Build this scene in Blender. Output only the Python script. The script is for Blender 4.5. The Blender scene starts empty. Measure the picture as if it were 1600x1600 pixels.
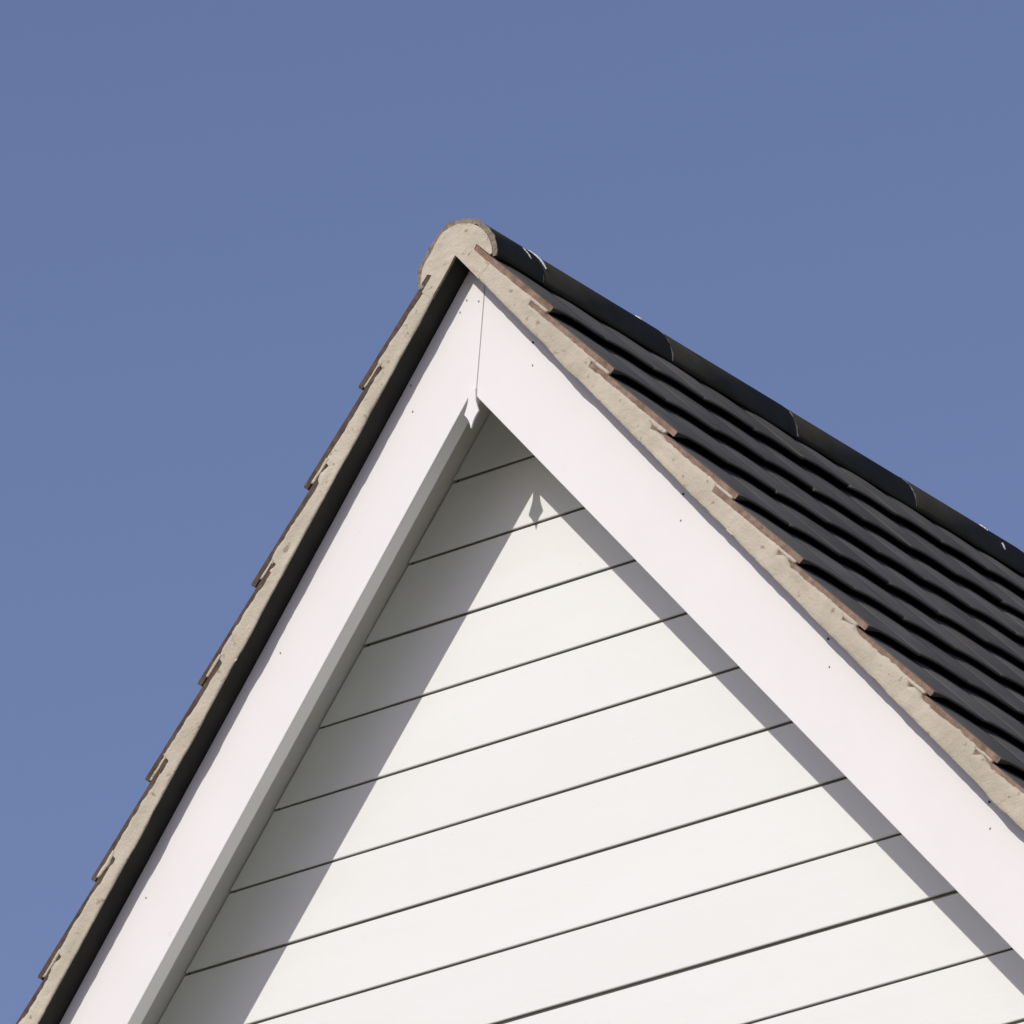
import bpy, bmesh, math, random
from mathutils import Vector, Matrix, noise

random.seed(7)
scene = bpy.context.scene
col = scene.collection

# ------------------------------------------------------------------ camera
H = 10.98                       # height of the bargeboard apex above the ground
cam_data = bpy.data.cameras.new('camera')
cam = bpy.data.objects.new('camera', cam_data)
col.objects.link(cam)
cam_data.sensor_width = 36.0
cam_data.lens = 310.76
cam_data.clip_start = 0.1
cam_data.clip_end = 5000
right = Vector((0.81813979, 0.57407104, -0.03301114))
up = Vector((0.26519104, -0.32575357, 0.90750114))
fwd = Vector((-0.51021662, 0.75121705, 0.41875045))
M = Matrix((right, up, -fwd)).transposed().to_4x4()
M.translation = Vector((11.09836844, -16.18421131, H - 9.37908153))
cam.matrix_world = M
scene.camera = cam

# ------------------------------------------------------------------ sky and sun
SUN = Vector((0.0361, 0.8000, -0.5989)).normalized()      # direction the light travels
elev = math.asin(-SUN.z)
world = bpy.data.worlds.new('World')
scene.world = world
world.use_nodes = True
wn = world.node_tree
wn.nodes.clear()
wout = wn.nodes.new('ShaderNodeOutputWorld')
wbg = wn.nodes.new('ShaderNodeBackground')
sky = wn.nodes.new('ShaderNodeTexSky')
sky.sky_type = 'NISHITA'
sky.sun_disc = False
sky.sun_elevation = elev
sky.sun_rotation = math.atan2(-SUN.x, -SUN.y)
sky.altitude = 0
sky.air_density = 1.0
sky.dust_density = 0.7
sky.ozone_density = 3.0
tint = wn.nodes.new('ShaderNodeMix')
tint.data_type = 'RGBA'
tint.blend_type = 'MULTIPLY'
tint.inputs[0].default_value = 1.0
tint.inputs[7].default_value = (1.165, 0.940, 1.015, 1.0)
wn.links.new(sky.outputs[0], tint.inputs[6])
wn.links.new(tint.outputs[2], wbg.inputs[0])
wbg.inputs[1].default_value = 0.109
wn.links.new(wbg.outputs[0], wout.inputs[0])

sun_data = bpy.data.lights.new('sun', 'SUN')
sun_data.energy = 2.95
sun_data.angle = math.radians(0.5)
sun_data.color = (1.0, 0.94, 0.865)
sun = bpy.data.objects.new('sun', sun_data)
col.objects.link(sun)
sun.rotation_euler = SUN.to_track_quat('-Z', 'Y').to_euler()
sun.location = (0, -10, 30)

scene.view_settings.view_transform = 'Standard'
scene.view_settings.look = 'None'
scene.view_settings.gamma = 1.0
scene.view_settings.exposure = 0.0
scene.view_settings.use_curve_mapping = False

# ------------------------------------------------------------------ materials
def mat(name, c1, c2, scale=6.0, rough=0.6, bump=0.0, bump_scale=60.0, stretch=(1, 1, 1),
        spec=0.5, per_object=0.0, speck=None, speck_scale=90.0, speck_cut=0.72, streak=None):
    m = bpy.data.materials.new(name)
    m.use_nodes = True
    nt = m.node_tree
    b = nt.nodes['Principled BSDF']
    b.inputs['Roughness'].default_value = rough
    b.inputs['Specular IOR Level'].default_value = spec
    tc = nt.nodes.new('ShaderNodeTexCoord')
    mp = nt.nodes.new('ShaderNodeMapping')
    mp.inputs['Scale'].default_value = stretch
    nt.links.new(tc.outputs['Object'], mp.inputs['Vector'])
    oi = nt.nodes.new('ShaderNodeObjectInfo')
    add = nt.nodes.new('ShaderNodeVectorMath')
    add.operation = 'MULTIPLY_ADD'
    add.inputs[1].default_value = (37.0, 23.0, 51.0)
    cmb = nt.nodes.new('ShaderNodeCombineXYZ')
    for i in range(3):
        nt.links.new(oi.outputs['Random'], cmb.inputs[i])
    nt.links.new(cmb.outputs[0], add.inputs[0])
    nt.links.new(mp.outputs[0], add.inputs[2])
    n1 = nt.nodes.new('ShaderNodeTexNoise')
    n1.inputs['Scale'].default_value = scale
    n1.inputs['Detail'].default_value = 6
    n1.inputs['Roughness'].default_value = 0.62
    nt.links.new(add.outputs[0], n1.inputs['Vector'])
    rmp = nt.nodes.new('ShaderNodeValToRGB')
    rmp.color_ramp.elements[0].position = 0.33
    rmp.color_ramp.elements[1].position = 0.68
    rmp.color_ramp.elements[0].color = (*c1, 1)
    rmp.color_ramp.elements[1].color = (*c2, 1)
    nt.links.new(n1.outputs['Fac'], rmp.inputs[0])
    colour = rmp.outputs[0]
    if speck:
        n2 = nt.nodes.new('ShaderNodeTexNoise')
        n2.inputs['Scale'].default_value = speck_scale
        n2.inputs['Detail'].default_value = 3
        nt.links.new(add.outputs[0], n2.inputs['Vector'])
        r2 = nt.nodes.new('ShaderNodeValToRGB')
        r2.color_ramp.elements[0].position = speck_cut
        r2.color_ramp.elements[1].position = speck_cut + 0.06
        r2.color_ramp.elements[0].color = (0, 0, 0, 1)
        r2.color_ramp.elements[1].color = (1, 1, 1, 1)
        nt.links.new(n2.outputs['Fac'], r2.inputs[0])
        mx = nt.nodes.new('ShaderNodeMix')
        mx.data_type = 'RGBA'
        mx.inputs[7].default_value = (*speck, 1)
        nt.links.new(r2.outputs[0], mx.inputs[0])
        nt.links.new(colour, mx.inputs[6])
        colour = mx.outputs[2]
    if per_object:
        mr = nt.nodes.new('ShaderNodeMapRange')
        mr.inputs[3].default_value = 1 - per_object
        mr.inputs[4].default_value = 1 + per_object
        nt.links.new(oi.outputs['Random'], mr.inputs[0])
        mx = nt.nodes.new('ShaderNodeMix')
        mx.data_type = 'RGBA'
        mx.blend_type = 'MULTIPLY'
        mx.inputs[0].default_value = 1
        nt.links.new(colour, mx.inputs[6])
        nt.links.new(mr.outputs[0], mx.inputs[7])
        colour = mx.outputs[2]
    nt.links.new(colour, b.inputs['Base Color'])
    if bump:
        n3 = nt.nodes.new('ShaderNodeTexNoise')
        n3.inputs['Scale'].default_value = bump_scale
        n3.inputs['Detail'].default_value = 8
        n3.inputs['Roughness'].default_value = 0.65
        nt.links.new(add.outputs[0], n3.inputs['Vector'])
        bp = nt.nodes.new('ShaderNodeBump')
        bp.inputs['Strength'].default_value = bump
        bp.inputs['Distance'].default_value = 0.004
        nt.links.new(n3.outputs['Fac'], bp.inputs['Height'])
        nt.links.new(bp.outputs[0], b.inputs['Normal'])
    return m

M_BARGE = mat('white_bargeboard_paint', (.795, .785, .765), (.825, .815, .80), 3.0, .45, .10, 9, spec=.4,
              speck=(.66, .64, .60), speck_scale=23, speck_cut=.74)
M_BOARD = mat('white_weatherboard_paint', (.790, .812, .778), (.808, .828, .798), 2.2, .6, .10, 40,
              (1, 6, 6), spec=.3, per_object=.012, speck=(.55, .52, .46), speck_scale=38, speck_cut=.76)
M_SOFFIT = mat('white_soffit_paint', (.70, .68, .64), (.76, .74, .70), 4, .6, .03, 40)
M_MORTAR = mat('cement_mortar', (.46, .415, .325), (.59, .54, .43), 7, .92, .8, 110, spec=.15,
               speck=(.33, .285, .20), speck_scale=42, speck_cut=.64)
M_TILE = mat('dark_grey_tile', (.084, .080, .070), (.116, .111, .098), 9, .85, .25, 240, spec=.10, per_object=.17,
             speck=(.12, .112, .10), speck_scale=70, speck_cut=.70)
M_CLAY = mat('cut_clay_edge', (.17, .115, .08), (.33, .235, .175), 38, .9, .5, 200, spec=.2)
M_RIDGE = mat('dark_ridge_tile', (.046, .044, .034), (.066, .062, .050), 9, .9, .25, 200, spec=.06, per_object=.1,
              speck=(.10, .095, .08), speck_scale=55, speck_cut=.72)
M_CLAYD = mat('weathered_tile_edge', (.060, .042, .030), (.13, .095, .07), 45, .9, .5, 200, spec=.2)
M_RAW = mat('raw_tile_end', (.16, .125, .095), (.33, .28, .22), 70, .95, .8, 160, spec=.2)
M_UNDER = mat('undercloak_slate', (.022, .022, .020), (.036, .035, .032), 8, .8, .2, 60, spec=.25)
M_MEMB = mat('wall_membrane', (.34, .32, .28), (.42, .40, .35), 5, .9)
M_RENDER = mat('cream_render', (.62, .58, .50), (.70, .66, .58), 3, .9, .4, 120)
M_DROP = mat('bird_lime', (.62, .62, .60), (.78, .78, .76), 60, .9)
M_NAIL = mat('nail_head', (.20, .19, .18), (.34, .33, .32), 90, .5)
M_NAILD = mat('dark_screw', (.03, .03, .03), (.06, .06, .05), 90, .5)
M_TIMBER = mat('roof_deck_timber', (.16, .11, .07), (.22, .16, .10), 5, .9)
M_GROUND = mat('dry_grass_ground', (.095, .098, .058), (.145, .142, .09), .6, .95, .5, 4)

# ------------------------------------------------------------------ helpers
def obj(name, verts, faces, mats, parent=None, loc=None, smooth=False, mat_idx=None, bevel=0.0):
    me = bpy.data.meshes.new(name)
    me.from_pydata([tuple(v) for v in verts], [], faces)
    for m in (mats if isinstance(mats, (list, tuple)) else [mats]):
        me.materials.append(m)
    if mat_idx:
        for p, i in zip(me.polygons, mat_idx):
            p.material_index = i
    bm = bmesh.new()
    bm.from_mesh(me)
    bmesh.ops.recalc_face_normals(bm, faces=bm.faces)
    if bevel:
        es = [e for e in bm.edges if e.is_manifold and e.calc_face_angle(0) > 0.5]
        bmesh.ops.bevel(bm, geom=es, offset=bevel, segments=2, profile=.6, affect='EDGES')
    bm.to_mesh(me)
    bm.free()
    if smooth:
        for p in me.polygons:
            p.use_smooth = True
    o = bpy.data.objects.new(name, me)
    col.objects.link(o)
    if parent is not None:
        o.parent = parent
    if loc is not None:
        o.location = loc
    return o

def prism(poly, y0, y1):
    """polygon in the x-z plane pushed from y0 to y1"""
    n = len(poly)
    v = [(x, y0, z) for x, z in poly] + [(x, y1, z) for x, z in poly]
    f = [tuple(range(n)), tuple(range(2 * n - 1, n - 1, -1))]
    for i in range(n):
        j = (i + 1) % n
        f.append((i, i + n, j + n, j))
    return v, f

def nz(x, y=0.0, z=0.0):
    return noise.noise(Vector((x, y, z)))

P = 0.9072                                   # roof pitch in radians (52 degrees)
CP, SP, T = math.cos(P), math.sin(P), math.tan(P)
XR, ZA = 0.0124, 0.344                       # apex of the undercloak
OV = 0.0674                                  # verge overhang in front of the bargeboards
WALL = 0.2428                                # cladding face behind the bargeboard face
ULEN = 5.15                                  # slope length ridge to eaves
DEPTH = 8.0

def sl(sx, u, v):
    """slope coordinates (down the slope, square to it) -> x, z"""
    return XR + sx * (u * CP + v * SP), ZA - u * SP + v * CP

# ------------------------------------------------------------------ ground
g = obj('ground', [(-600, -600, 0), (600, -600, 0), (600, 600, 0), (-600, 600, 0)], [(0, 1, 2, 3)], M_GROUND)
g['kind'] = 'structure'

# ------------------------------------------------------------------ house
house = bpy.data.objects.new('house', None)
col.objects.link(house)
house.location = (0, 0, H)
house.empty_display_size = 0.5
house['label'] = 'house with white weatherboarded gable, white bargeboards and steep dark tiled roof'
house['category'] = 'house'

# --- walls: upper gable core, then the storeys below, down to the ground
HS = 0.2166
ZE = -3.75                                   # eaves level of the wall core
xe = (HS - ZE) / T - 0.0105
gable_wall = obj('gable_wall', *prism([(0, HS - .014), (-xe, ZE), (xe, ZE)], WALL + .0125, DEPTH - .2), M_MEMB, house)
obj('lower_wall', *prism([(-xe, ZE - .004), (-xe, -H - .05), (xe, -H - .05), (xe, ZE - .004)], WALL + .03, DEPTH - .2),
    M_RENDER, house)

# --- weatherboards, each with its own lap
S_B, Z1 = 0.1831, 0.0858
GAP = 0.0055
slot = [random.Random(40 + k).uniform(.0058, .0074) * (1.4 if k == 8 else 1) for k in range(22)]
for k in range(21):
    zb = -(Z1 + k * S_B)                       # bottom edge of this board
    zt = zb + S_B - (slot[k - 1] if k else 0)  # its top edge, below the open joint
    rnd = random.Random(100 + k)
    if k == 0:
        zt = HS - GAP * T
    top_half = max((HS - zt) / T - GAP, .002)
    bot_half = (HS - zb) / T - GAP
    n = 3 if k == 0 else max(6, int(bot_half * 14))
    verts, faces = [], []
    dz_end = rnd.uniform(-.0012, .0012)
    for i in range(n + 1):
        t = i / n * 2 - 1
        xb, xt = t * bot_half, t * top_half
        wy = .0008 * nz(xb * 1.7, k * 3.1) + .0004 * nz(xb * 9, k * 5.3)
        wz = .0008 * nz(xb * 1.3 + 9, k * 2.3) + dz_end * t
        yb = WALL + wy
        yt = WALL + .0030
        tw = .0007 * nz(xt * 1.9 + 4, k * 7.7)
        verts += [(xb, yb + .0012, zb + wz), (xb, yb, zb + wz + .0018), (xt, yt, zt + tw), (xt, yt + .0055, zt + tw),
                  (xb, yb + .0055, zb + wz)]
    for i in range(n):
        a, b = i * 5, i * 5 + 5
        for q in range(5):
            r = (q + 1) % 5
            faces.append((a + q, a + r, b + r, b + q))
    faces += [(0, 1, 2, 3, 4), tuple(n * 5 + q for q in (4, 3, 2, 1, 0))]
    obj('weatherboard', verts, faces, M_BOARD, gable_wall)

# --- soffits between bargeboard and wall
for sx in (-1, 1):
    a = (sx * 0.0, HS)
    L = 5.6
    b = (sx * L * CP, HS - L * SP)
    nx, nzz = sx * SP * .012, CP * .012
    obj('soffit', *prism([a, b, (b[0] + nx, b[1] + nzz), (0, HS + .012 / CP)], .0475, WALL + .018), M_SOFFIT, house)

# --- bargeboards with their slanted butt joint
TBG = 0.045
LB = 5.35
JS = .0351 / .2724
jx = lambda z: .0124 + (z + .0136) * JS      # slanted joint line x(z)
def top_z(sx, x):
    # 2 mm under the undercloak plane
    return ZA - sx * (x - XR) * T - .002 / CP
zj = (ZA + XR * T - .002 / CP - jx(0) * T) / (1 + JS * T)
def barge(sx):
    bx, bz = sx * LB * CP, -LB * SP
    # top edge far end: drop along the normal from bottom far end
    c_top = ZA + sx * XR * T - .002 / CP      # z + sx*x*T on the top edge
    d = c_top * CP
    far_top = (bx + sx * d * SP, bz + d * CP)
    g2 = .0009
    zj2 = zj
    if sx < 0:
        za = ZA - XR * T - .002 / CP
        # left board: its top edge climbs to the roof apex and then follows the right undercloak to the joint
        return [(.0115 - g2, -.0115 * T), (-.001, 0), (bx, bz), far_top, (XR, top_z(-1, XR)), (jx(zj2) - g2, zj2)]
    return [(.0115 + g2, -(.0115 + g2) * T), (jx(zj2) + g2, zj2), far_top, (bx, bz)]
for sx in (-1, 1):
    poly = barge(sx)
    if sx > 0:
        poly = poly[::-1]
    bg = obj('bargeboard', *prism(poly, 0.0, TBG), M_BARGE, house, bevel=.0022)
    bg['label'] = 'white bargeboard on the ' + ('slope with visible tile faces' if sx > 0 else 'slope with dark verge underside')
    heads = ([(.183, .016, 0), (.595, -.523, 0), (.993, -1.019, 0), (1.406, -1.542, 0),
              (.187, .077, 1), (.606, -.456, 1), (.994, -.947, 1), (1.409, -1.476, 1)] if sx > 0 else
             [(-.179, -.001, 0), (-1.027, -1.076, 0), (-.006, .252, 0), (.030, .238, 0), (-.027, .225, 0),
              (-.182, .072, 0), (-.60, -.535, 0)])
    for (x, z, dark) in heads:
        r = .0034 if dark else .0026
        k = 7
        vv = [(r * math.cos(2 * math.pi * i / k), 0, r * math.sin(2 * math.pi * i / k) * (1.25 if not dark else 1)) for i in range(k)]
        vv += [(a * .7, -.0028 if dark else -.0014, c * .7) for a, _, c in vv]
        ff = [tuple(range(k, 2 * k))] + [(i, (i + 1) % k, (i + 1) % k + k, i + k) for i in range(k)]
        obj('nail', vv, ff, M_NAILD if dark else M_NAIL, bg, loc=(x, -.0002, z))

# --- pointed drop finial under the joint
def smooth_curve(pts, n=5):
    out = []
    for i in range(len(pts) - 1):
        p0, p1 = pts[max(i - 1, 0)], pts[i]
        p2, p3 = pts[i + 1], pts[min(i + 2, len(pts) - 1)]
        for k in range(n):
            t = k / n
            out.append(tuple(.5 * (2 * b + (c - a) * t + (2 * a - 5 * b + 4 * c - d) * t * t + (3 * b - a - 3 * c + d) * t ** 3)
                             for a, b, c, d in zip(p0, p1, p2, p3)))
    return out + [pts[-1]]
seg1 = smooth_curve([(.0105, .004), (.0105, -.014), (.0130, -.034), (.0215, -.0605)], 4)
seg2 = smooth_curve([(.0215, -.0605), (.0125, -.0715), (.0055, -.085), (.0, -.1025)], 4)
half = seg1 + seg2[1:]
fin_poly = [(x, z) for x, z in half] + [(-x, z) for x, z in half[-2::-1]]
fin_poly = [(x + .0040 + (z + .017) * .07, z) for x, z in fin_poly]
fin = obj('finial', *prism(fin_poly[::-1], -.0065, -.0006), M_BARGE, house)
fin['label'] = 'small white pointed drop finial under the bargeboard joint'

# --- undercloaks: dark strips under the verge
for sx in (-1, 1):
    pl = [sl(sx, 0, 0), sl(sx, ULEN, 0), sl(sx, ULEN, .006), (XR, ZA + .006 / CP)]
    obj('undercloak', *prism(pl, -OV + .0012, .21), M_UNDER, house)

# --- roof slopes: deck with single tiles
TT, TG = 0.0120, 0.0095                       # tile thickness and gap at the lap
GAUGE, TLEN, TW = 0.276, 0.351, 0.22
TILT = (TT + TG) / GAUGE
NS = 10
def prof(s):
    h = .0040 * (math.sin(math.pi * min(1, s) ** .72) ** 1.3 if 0 < s < 1 else 0)
    return h + .0012 * s
def tile_geom(under=lambda s: 0.0):
    us = [(-TLEN, 0.0), (-.005, 0.0), (-.0012, -.0012), (0.0, -.0042)]
    v, f, mi = [], [], []
    m = NS + 1
    for (u, dz) in us:
        for i in range(m):
            s = i / NS
            v.append((u, s * (TW + .004), prof(s) + TT + dz))
    nb = len(v)
    for u in (-TLEN, -.0015):
        for i in range(m):
            s = i / NS
            v.append((u, s * (TW + .004), prof(s) + under(s)))
    R = len(us)
    for r in range(R - 1):
        for i in range(NS):
            f.append((r * m + i, (r + 1) * m + i, (r + 1) * m + i + 1, r * m + i + 1)); mi.append(0)
    for i in range(NS):
        f.append((nb + i, nb + i + 1, nb + m + i + 1, nb + m + i)); mi.append(0)
        f.append(((R - 1) * m + i, nb + m + i, nb + m + i + 1, (R - 1) * m + i + 1)); mi.append(0)
        f.append((i, i + 1, nb + i + 1, nb + i)); mi.append(0)
    for e in (0, NS):
        f.append(tuple([r * m + e for r in range(R)] + [nb + m + e, nb + e])); mi.append(1)
    return v, f, mi
tv, tf, tmi = tile_geom(lambda s: .0055)          # field tiles: thin nose over an open lap
EDGE = .003
EDGED = {}                              # verge tiles: full cut edge on the outer side only
for key in (1, -1):
    EDGED[key] = tile_geom(lambda s: -EDGE + (.0055 + EDGE) * min(1, (s if key > 0 else 1 - s) / .2))
TILE_MESH = {}
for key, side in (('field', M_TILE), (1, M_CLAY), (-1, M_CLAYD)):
    tile_proto = obj('tile', *((tv, tf) if key == 'field' else EDGED[key][:2]), [M_TILE, side], mat_idx=tmi)
    TILE_MESH[key] = tile_proto.data
    bpy.data.objects.remove(tile_proto)
    for p in TILE_MESH[key].polygons:
        p.use_smooth = p.material_index == 0 and abs(p.normal.z) > .6
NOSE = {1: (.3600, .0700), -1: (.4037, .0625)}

def tile_matrix(sx, i, j, rnd):
    un, vn = NOSE[sx]
    u = un + i * GAUGE + rnd.uniform(-.005, .005)
    v = vn + rnd.uniform(-.0010, .0010)
    y = -OV + j * TW + (rnd.uniform(-.0015, .0015) if j else rnd.uniform(-.001, .001))
    x, z = sl(sx, u, v)
    base = Matrix((Vector((sx * CP, 0, -SP)), Vector((0, sx, 0)), Vector((sx * SP, 0, CP)))).transposed()
    jit = Matrix.Rotation(-TILT + rnd.uniform(-.003, .003), 3, 'Y') @ Matrix.Rotation(rnd.uniform(-.005, .005), 3, 'Z') \
        @ Matrix.Rotation(rnd.uniform(-.004, .004), 3, 'X')
    m4 = (base @ jit).to_4x4()
    m4.translation = (x, y if sx > 0 else y + TW + .004, z)
    return m4

for sx in (1, -1):
    deck = obj('roof_slope', *prism([sl(sx, .02, .0075), sl(sx, ULEN - .06, .0075), sl(sx, ULEN - .06, .02), sl(sx, .02, .02)],
                                    -OV + .022, DEPTH), M_TIMBER, house)
    fv, ff, fm = [], [], []
    ncol, nrow = 36, 18
    for i in range(-1, nrow):
        for j in range(ncol):
            rnd = random.Random(sx * 9000 + i * 97 + j)
            m4 = tile_matrix(sx, i, j, rnd)
            if i < 0:
                continue
            near = (i < 9 and j < 13) if sx > 0 else (i < 10 and j < 1)
            if near:
                o = bpy.data.objects.new('tile', TILE_MESH[sx if j == 0 else 'field'])
                col.objects.link(o)
                o.parent = deck
                o.matrix_local = m4
            else:
                o0 = len(fv)
                fv += [m4 @ Vector(v) for v in tv]
                ff += [tuple(a + o0 for a in q) for q in tf]
                fm += tmi
    rest = obj('tiling', fv, ff, [M_TILE, M_TILE], deck, mat_idx=fm)
    rest['kind'] = 'stuff'
    rest['label'] = 'rest of the dark tile courses'

# --- verge mortar, bedded between undercloak and tiles
def verge_mortar(sx):
    un, vn = NOSE[sx]
    V, F = [], []
    du = .006
    hr = random.Random(77 + sx)
    hump = [hr.choice((0, .003, .006, .012)) for q in range(18)]
    if sx > 0:
        hump[5:8] = [.010, .014, .011]
    u = .085
    rows = None
    def under(u):
        """lowest tile underside above u"""
        i = math.ceil((u - un) / GAUGE - 1e-9)           # tile whose nose lies at or below u
        i = max(i, 0)
        nose = un + i * GAUGE
        if u > nose - (TLEN - GAUGE) + 0 and True:       # lap zone: next tile's head is underneath
            nose += GAUGE
        return vn - (nose - u) * TILT
    edge_s = (0.0 if sx > 0 else 0.0012) - EDGE
    while u < ULEN - .04:
        vt = under(u) + edge_s
        ragged = .0022 + .0046 * nz(u * 30, sx * 4.0) + .0034 * nz(u * 85, sx * 7.0) + .004 * max(0, nz(u * 6.1, sx * 9.0))
        ragged *= .55 + .35 * u
        for q, amp in enumerate(hump):               # mortar smeared up over some tile heads
            ragged += amp * math.exp(-((u - (un + q * GAUGE - .042)) / .020) ** 2)
        bulge = max(0.0, nz(u * 4.3, sx * 2.0)) * .007
        low = -.0010 - .0055 * max(0, nz(u * 7, sx * 11.0)) + .0014 * nz(u * 33, sx * 3.0)
        vs = [low, low + .004, vt * .22, vt * .42, vt * .62, vt * .82, vt - .003, vt + ragged]
        ring = [(-OV + .0016, low + .0003)]
        for q, v in enumerate(vs):
            edge = .0022 if q in (0, 7) else 0.0
            yy = -OV - .0022 + edge + .0032 * nz(u * 11, v * 30, sx * 5.0) + .0016 * nz(u * 42, v * 70, sx) - bulge * (q / 9)
            ring.append((yy, v))
        ring.append((-OV + .02, vt + ragged - .002))
        base = len(V)
        for (yy, v) in ring:
            x, z = sl(sx, u, v)
            V.append((x, yy, z))
        m = len(ring)
        if rows:
            for q in range(m - 1):
                F.append((rows + q, rows + q + 1, base + q + 1, base + q))
        rows = base
        u += du
    # fillets in the laps between one tile's nose and the head of the next
    i = 0
    while un + i * GAUGE < ULEN - .1:
        rnd = random.Random(i * 31 + sx)
        nose = un + i * GAUGE
        span = (TLEN - GAUGE) + .012
        fin_cut = rnd.choice((0, .003, .008, .016))
        prev = None
        n = 10
        for k in range(n + 1):
            u = nose - span + (span - .006 - fin_cut) * k / n - .001
            bot = vn - (nose + GAUGE - u) * TILT + TT + edge_s + EDGE - .001
            top = vn - (nose - u) * TILT + edge_s + .001
            sag = .002 * nz(u * 50, sx * 8.0) - (.004 if (i % 3 == 2 and k < n) else 0) * math.sin(math.pi * k / n)
            bot2 = bot + sag
            yo = -OV - .0008 + .0014 * nz(u * 60, i * 3.3) - (0, .0014, .0004, .0026)[(i + (sx > 0)) % 4]
            base = len(V)
            for (yy, v) in ((-OV + .009, bot2), (yo + .001, bot2), (yo, (bot2 + top) / 2), (yo + .0006, top + .0012 * nz(u * 80, 5.0)),
                            (-OV + .009, top)):
                x, z = sl(sx, u, v)
                V.append((x, yy, z))
            if prev is not None:
                for q in range(4):
                    F.append((prev + q, prev + q + 1, base + q + 1, base + q))
            prev = base
        F.append(tuple(prev + q for q in range(5)))
        i += 1
    o = obj('verge_mortar', V, F, M_MORTAR, house, smooth=True)
    o['label'] = 'rough beige mortar bedding along the tile edge'
for sx in (-1, 1):
    verge_mortar(sx)

# --- ridge: mortar core, half-round ridge tiles, mortar joints
RX, RZ, RR = 0.0145, 0.318, 0.121
def dent(a):
    """the ridge tiles sit lower on their shoulder over the far slope"""
    return .0155 * math.exp(-((math.degrees(a) - 142) / 26) ** 2)
def arc(r, a0, a1, n):
    out = []
    for i in range(n + 1):
        a = math.radians(a0 + (a1 - a0) * i / n)
        out.append((RX + (r - dent(a)) * math.cos(a), RZ + (r - dent(a)) * math.sin(a)))
    return out
end_poly = arc(.1085, -1, 184, 24) + [sl(-1, .106, .0540), sl(-1, .074, .0505), sl(-1, .071, .0370), sl(-1, .120, .0385), sl(-1, .120, .0), (XR, ZA), sl(1, .110, .0),
                                     sl(1, .105, .046), sl(1, .036, .043), sl(1, .031, .0575), sl(1, .088, .063)]
# front skin of the ridge mortar, dimpled
bm = bmesh.new()
vs = [bm.verts.new((x, 0, z)) for x, z in end_poly]
face = bm.faces.new(vs)
ext = bmesh.ops.extrude_face_region(bm, geom=[face])
for e in ext['geom']:
    if isinstance(e, bmesh.types.BMVert):
        e.co.y += .006
bmesh.ops.triangulate(bm, faces=[f for f in bm.faces if abs(f.normal.y) > .5])
for _ in range(3):
    bmesh.ops.subdivide_edges(bm, edges=[e for e in bm.edges if e.calc_length() > .012 and
                                         all(v.co.y < .001 for v in e.verts)], cuts=1, use_grid_fill=True)
    bmesh.ops.triangulate(bm, faces=[f for f in bm.faces if len(f.verts) > 4])
for v in bm.verts:
    if v.co.y < .001:
        v.co.y = -OV - .0028 + .0024 * nz(v.co.x * 14, v.co.z * 14, 3.0) + .0012 * nz(v.co.x * 55, v.co.z * 55, 8.0)
    else:
        v.co.y -= OV
bmesh.ops.recalc_face_normals(bm, faces=bm.faces)
me = bpy.data.meshes.new('ridge')
bm.to_mesh(me)
bm.free()
me.materials.append(M_MORTAR)
ridge = bpy.data.objects.new('ridge', me)
col.objects.link(ridge)
ridge.parent = house
ridge['label'] = 'roof ridge of half-round dark tiles with mortared end'
# bedding along both sides under the ridge tiles
V, F = [], []
for sx in (-1, 1):
    prev = None
    y = -OV + .012
    while y < DEPTH:
        b0 = len(V)
        w = .003 * nz(y * 12, sx * 3.0) + .002 * nz(y * 40, sx)
        for (u, v) in ((.03, .05), (.070 + w, .058), (.063 + w, .078), (.03, .085)):
            x, z = sl(sx, u, v)
            V.append((x, y, z))
        if prev is not None:
            for q in range(4):
                r = (q + 1) % 4
                F.append((prev + q, prev + r, b0 + r, b0 + q))
        else:
            F.append((b0, b0 + 1, b0 + 2, b0 + 3))
        prev = b0
        y += .03
obj('ridge_bedding', V, F, M_MORTAR, ridge)

joints = [-OV - .002, .135, .705, 1.28, 1.85, 2.42, 2.99, 3.56, 4.13, 4.7, 5.27, 5.84, 6.41, 6.98, 7.55, 8.0]
def shell(r_out, r_in, y0, y1, a0, a1, n, dx, dz, rag=0.0):
    V, F, mi = [], [], []
    for (y, sgn) in ((y0, 1), (y0 + .004, 0), (y1, 0)):
        for i in range(n + 1):
            a = math.radians(a0 + (a1 - a0) * i / n)
            rg = rag * (nz(a * 9, y * 7) * .5 + nz(a * 27, y * 3) * .4) if sgn else 0
            ro = r_out - (.0035 if sgn and not rag else 0) + rg - dent(a)
            V.append((RX + dx + ro * math.cos(a), y + (rag * .8 * nz(a * 14, 4.0) if sgn else 0), RZ + dz + ro * math.sin(a)))
    nb = len(V)
    for y in (y0, y1):
        for i in range(n + 1):
            a = math.radians(a0 + (a1 - a0) * i / n)
            rg = rag * nz(a * 13, 2.0) if y == y0 else 0
            V.append((RX + dx + (r_in + rg - dent(a)) * math.cos(a), y, RZ + dz + (r_in + rg - dent(a)) * math.sin(a)))
    m = n + 1
    for i in range(n):
        F.append((i, i + 1, m + i + 1, m + i)); mi.append(1 if rag else 0)
        F.append((m + i, m + i + 1, 2 * m + i + 1, 2 * m + i)); mi.append(0)
        F.append((nb + i, nb + m + i, nb + m + i + 1, nb + i + 1)); mi.append(0)
        F.append((i, nb + i, nb + i + 1, i + 1)); mi.append(1 if rag else 0)
        F.append((2 * m + i, 2 * m + i + 1, nb + m + i + 1, nb + m + i)); mi.append(0)
    for e in (0, n):
        F.append((e, m + e, 2 * m + e, nb + m + e, nb + e)); mi.append(0)
    return V, F, mi
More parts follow.
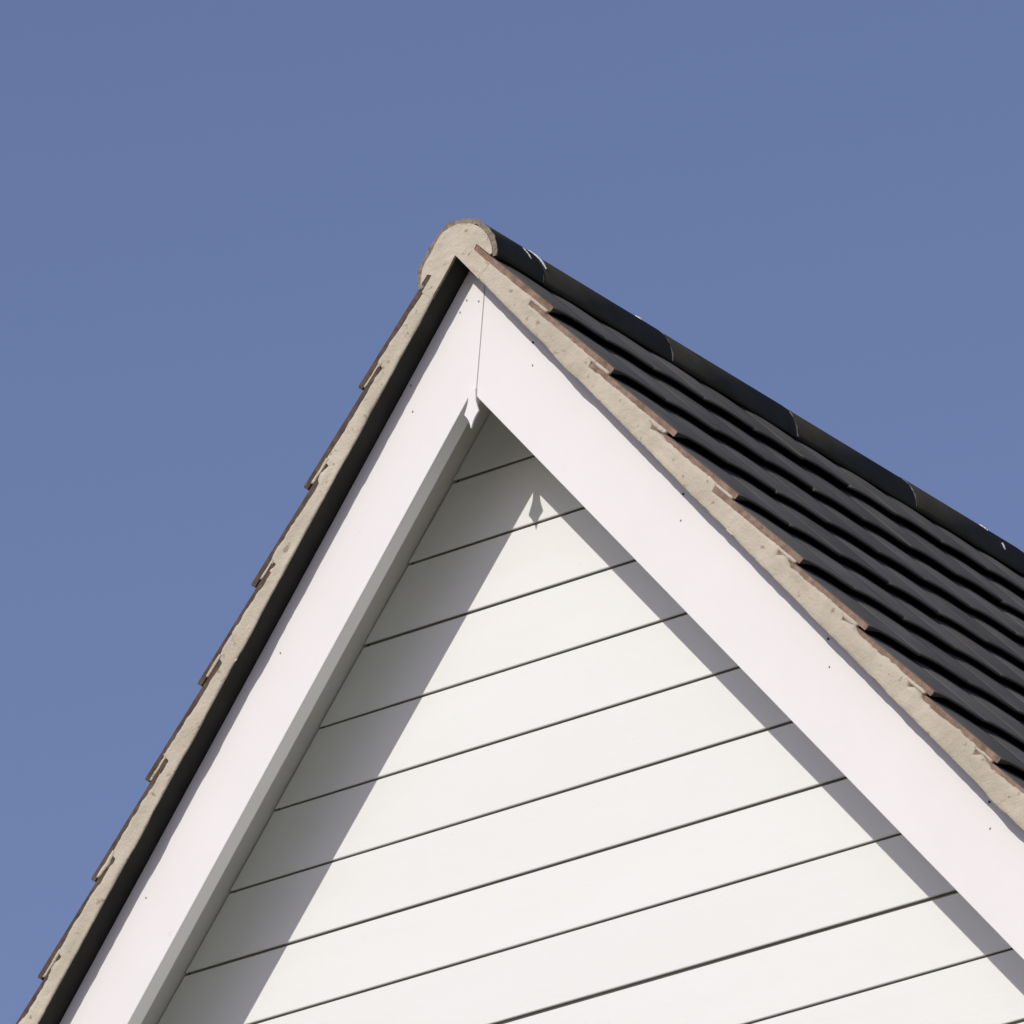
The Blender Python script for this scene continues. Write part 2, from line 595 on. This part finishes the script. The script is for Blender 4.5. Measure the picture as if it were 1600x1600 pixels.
for k in range(len(joints) - 1):
    rnd = random.Random(k + 500)
    y0, y1 = joints[k] + (.003 if k else 0), joints[k + 1] - .003
    rr = RR + rnd.uniform(-.0015, .0010)
    v, f, mi = shell(rr, rr - .0135, y0, y1, -6, 197, 30, rnd.uniform(-.001, .001), rnd.uniform(-.0015, .0005), .007 if k == 0 else 0)
    o = obj('ridge_tile', v, f, [M_RIDGE, M_RAW], ridge, mat_idx=mi)
    for p in o.data.polygons:
        p.use_smooth = abs(p.normal.y) < .5
    if k:
        v, f, mi = shell(RR - .0030, RR - .02, joints[k] - .0055, joints[k] + .0055, -4, 188, 40, 0, 0)
        for q in range(len(v)):
            x, y, z = v[q]
            a = math.atan2(z - RZ, x - RX)
            g3 = .004 * nz(a * 6, k * 3.7) + .0022 * nz(a * 19, k)
            v[q] = (x + math.cos(a) * g3, y + .003 * nz(a * 8, k * 9.0), z + math.sin(a) * g3)
        obj('mortar_joint', v, f, M_MORTAR, ridge)

# --- bird lime streaks run down the ridge
def dropping(y0, a0, a1, wid, lean):
    V, F = [], []
    n = 12
    for i in range(n + 1):
        t = i / n
        a = math.radians(a0 + (a1 - a0) * t)
        w = wid * (.35 + .65 * math.sin(math.pi * min(1, t * 1.05 + .08)) ** .6) * (1 + .4 * nz(t * 7, y0 * 5))
        yy = y0 + lean * t + .003 * nz(t * 5, y0)
        r = RR + .0024
        for s in (-.5, .5):
            V.append((RX + r * math.cos(a), yy + s * w, RZ + r * math.sin(a)))
        r2 = RR - .003
        for s in (.5, -.5):
            V.append((RX + r2 * math.cos(a), yy + s * w, RZ + r2 * math.sin(a)))
    for i in range(n):
        for q in range(4):
            r = (q + 1) % 4
            F.append((i * 4 + q, i * 4 + r, i * 4 + 4 + r, i * 4 + 4 + q))
    F += [(0, 1, 2, 3), tuple(n * 4 + q for q in (3, 2, 1, 0))]
    obj('bird_dropping', V, F, M_DROP, ridge)
dropping(.145, 62, 18, .009, .01)
dropping(.085, 38, 20, .006, .006)
dropping(.62, 55, 44, .006, 0)
dropping(2.24, 52, 38, .008, .004)
dropping(2.29, 24, 14, .006, .0)
dropping(2.575, 45, 12, .010, .006)
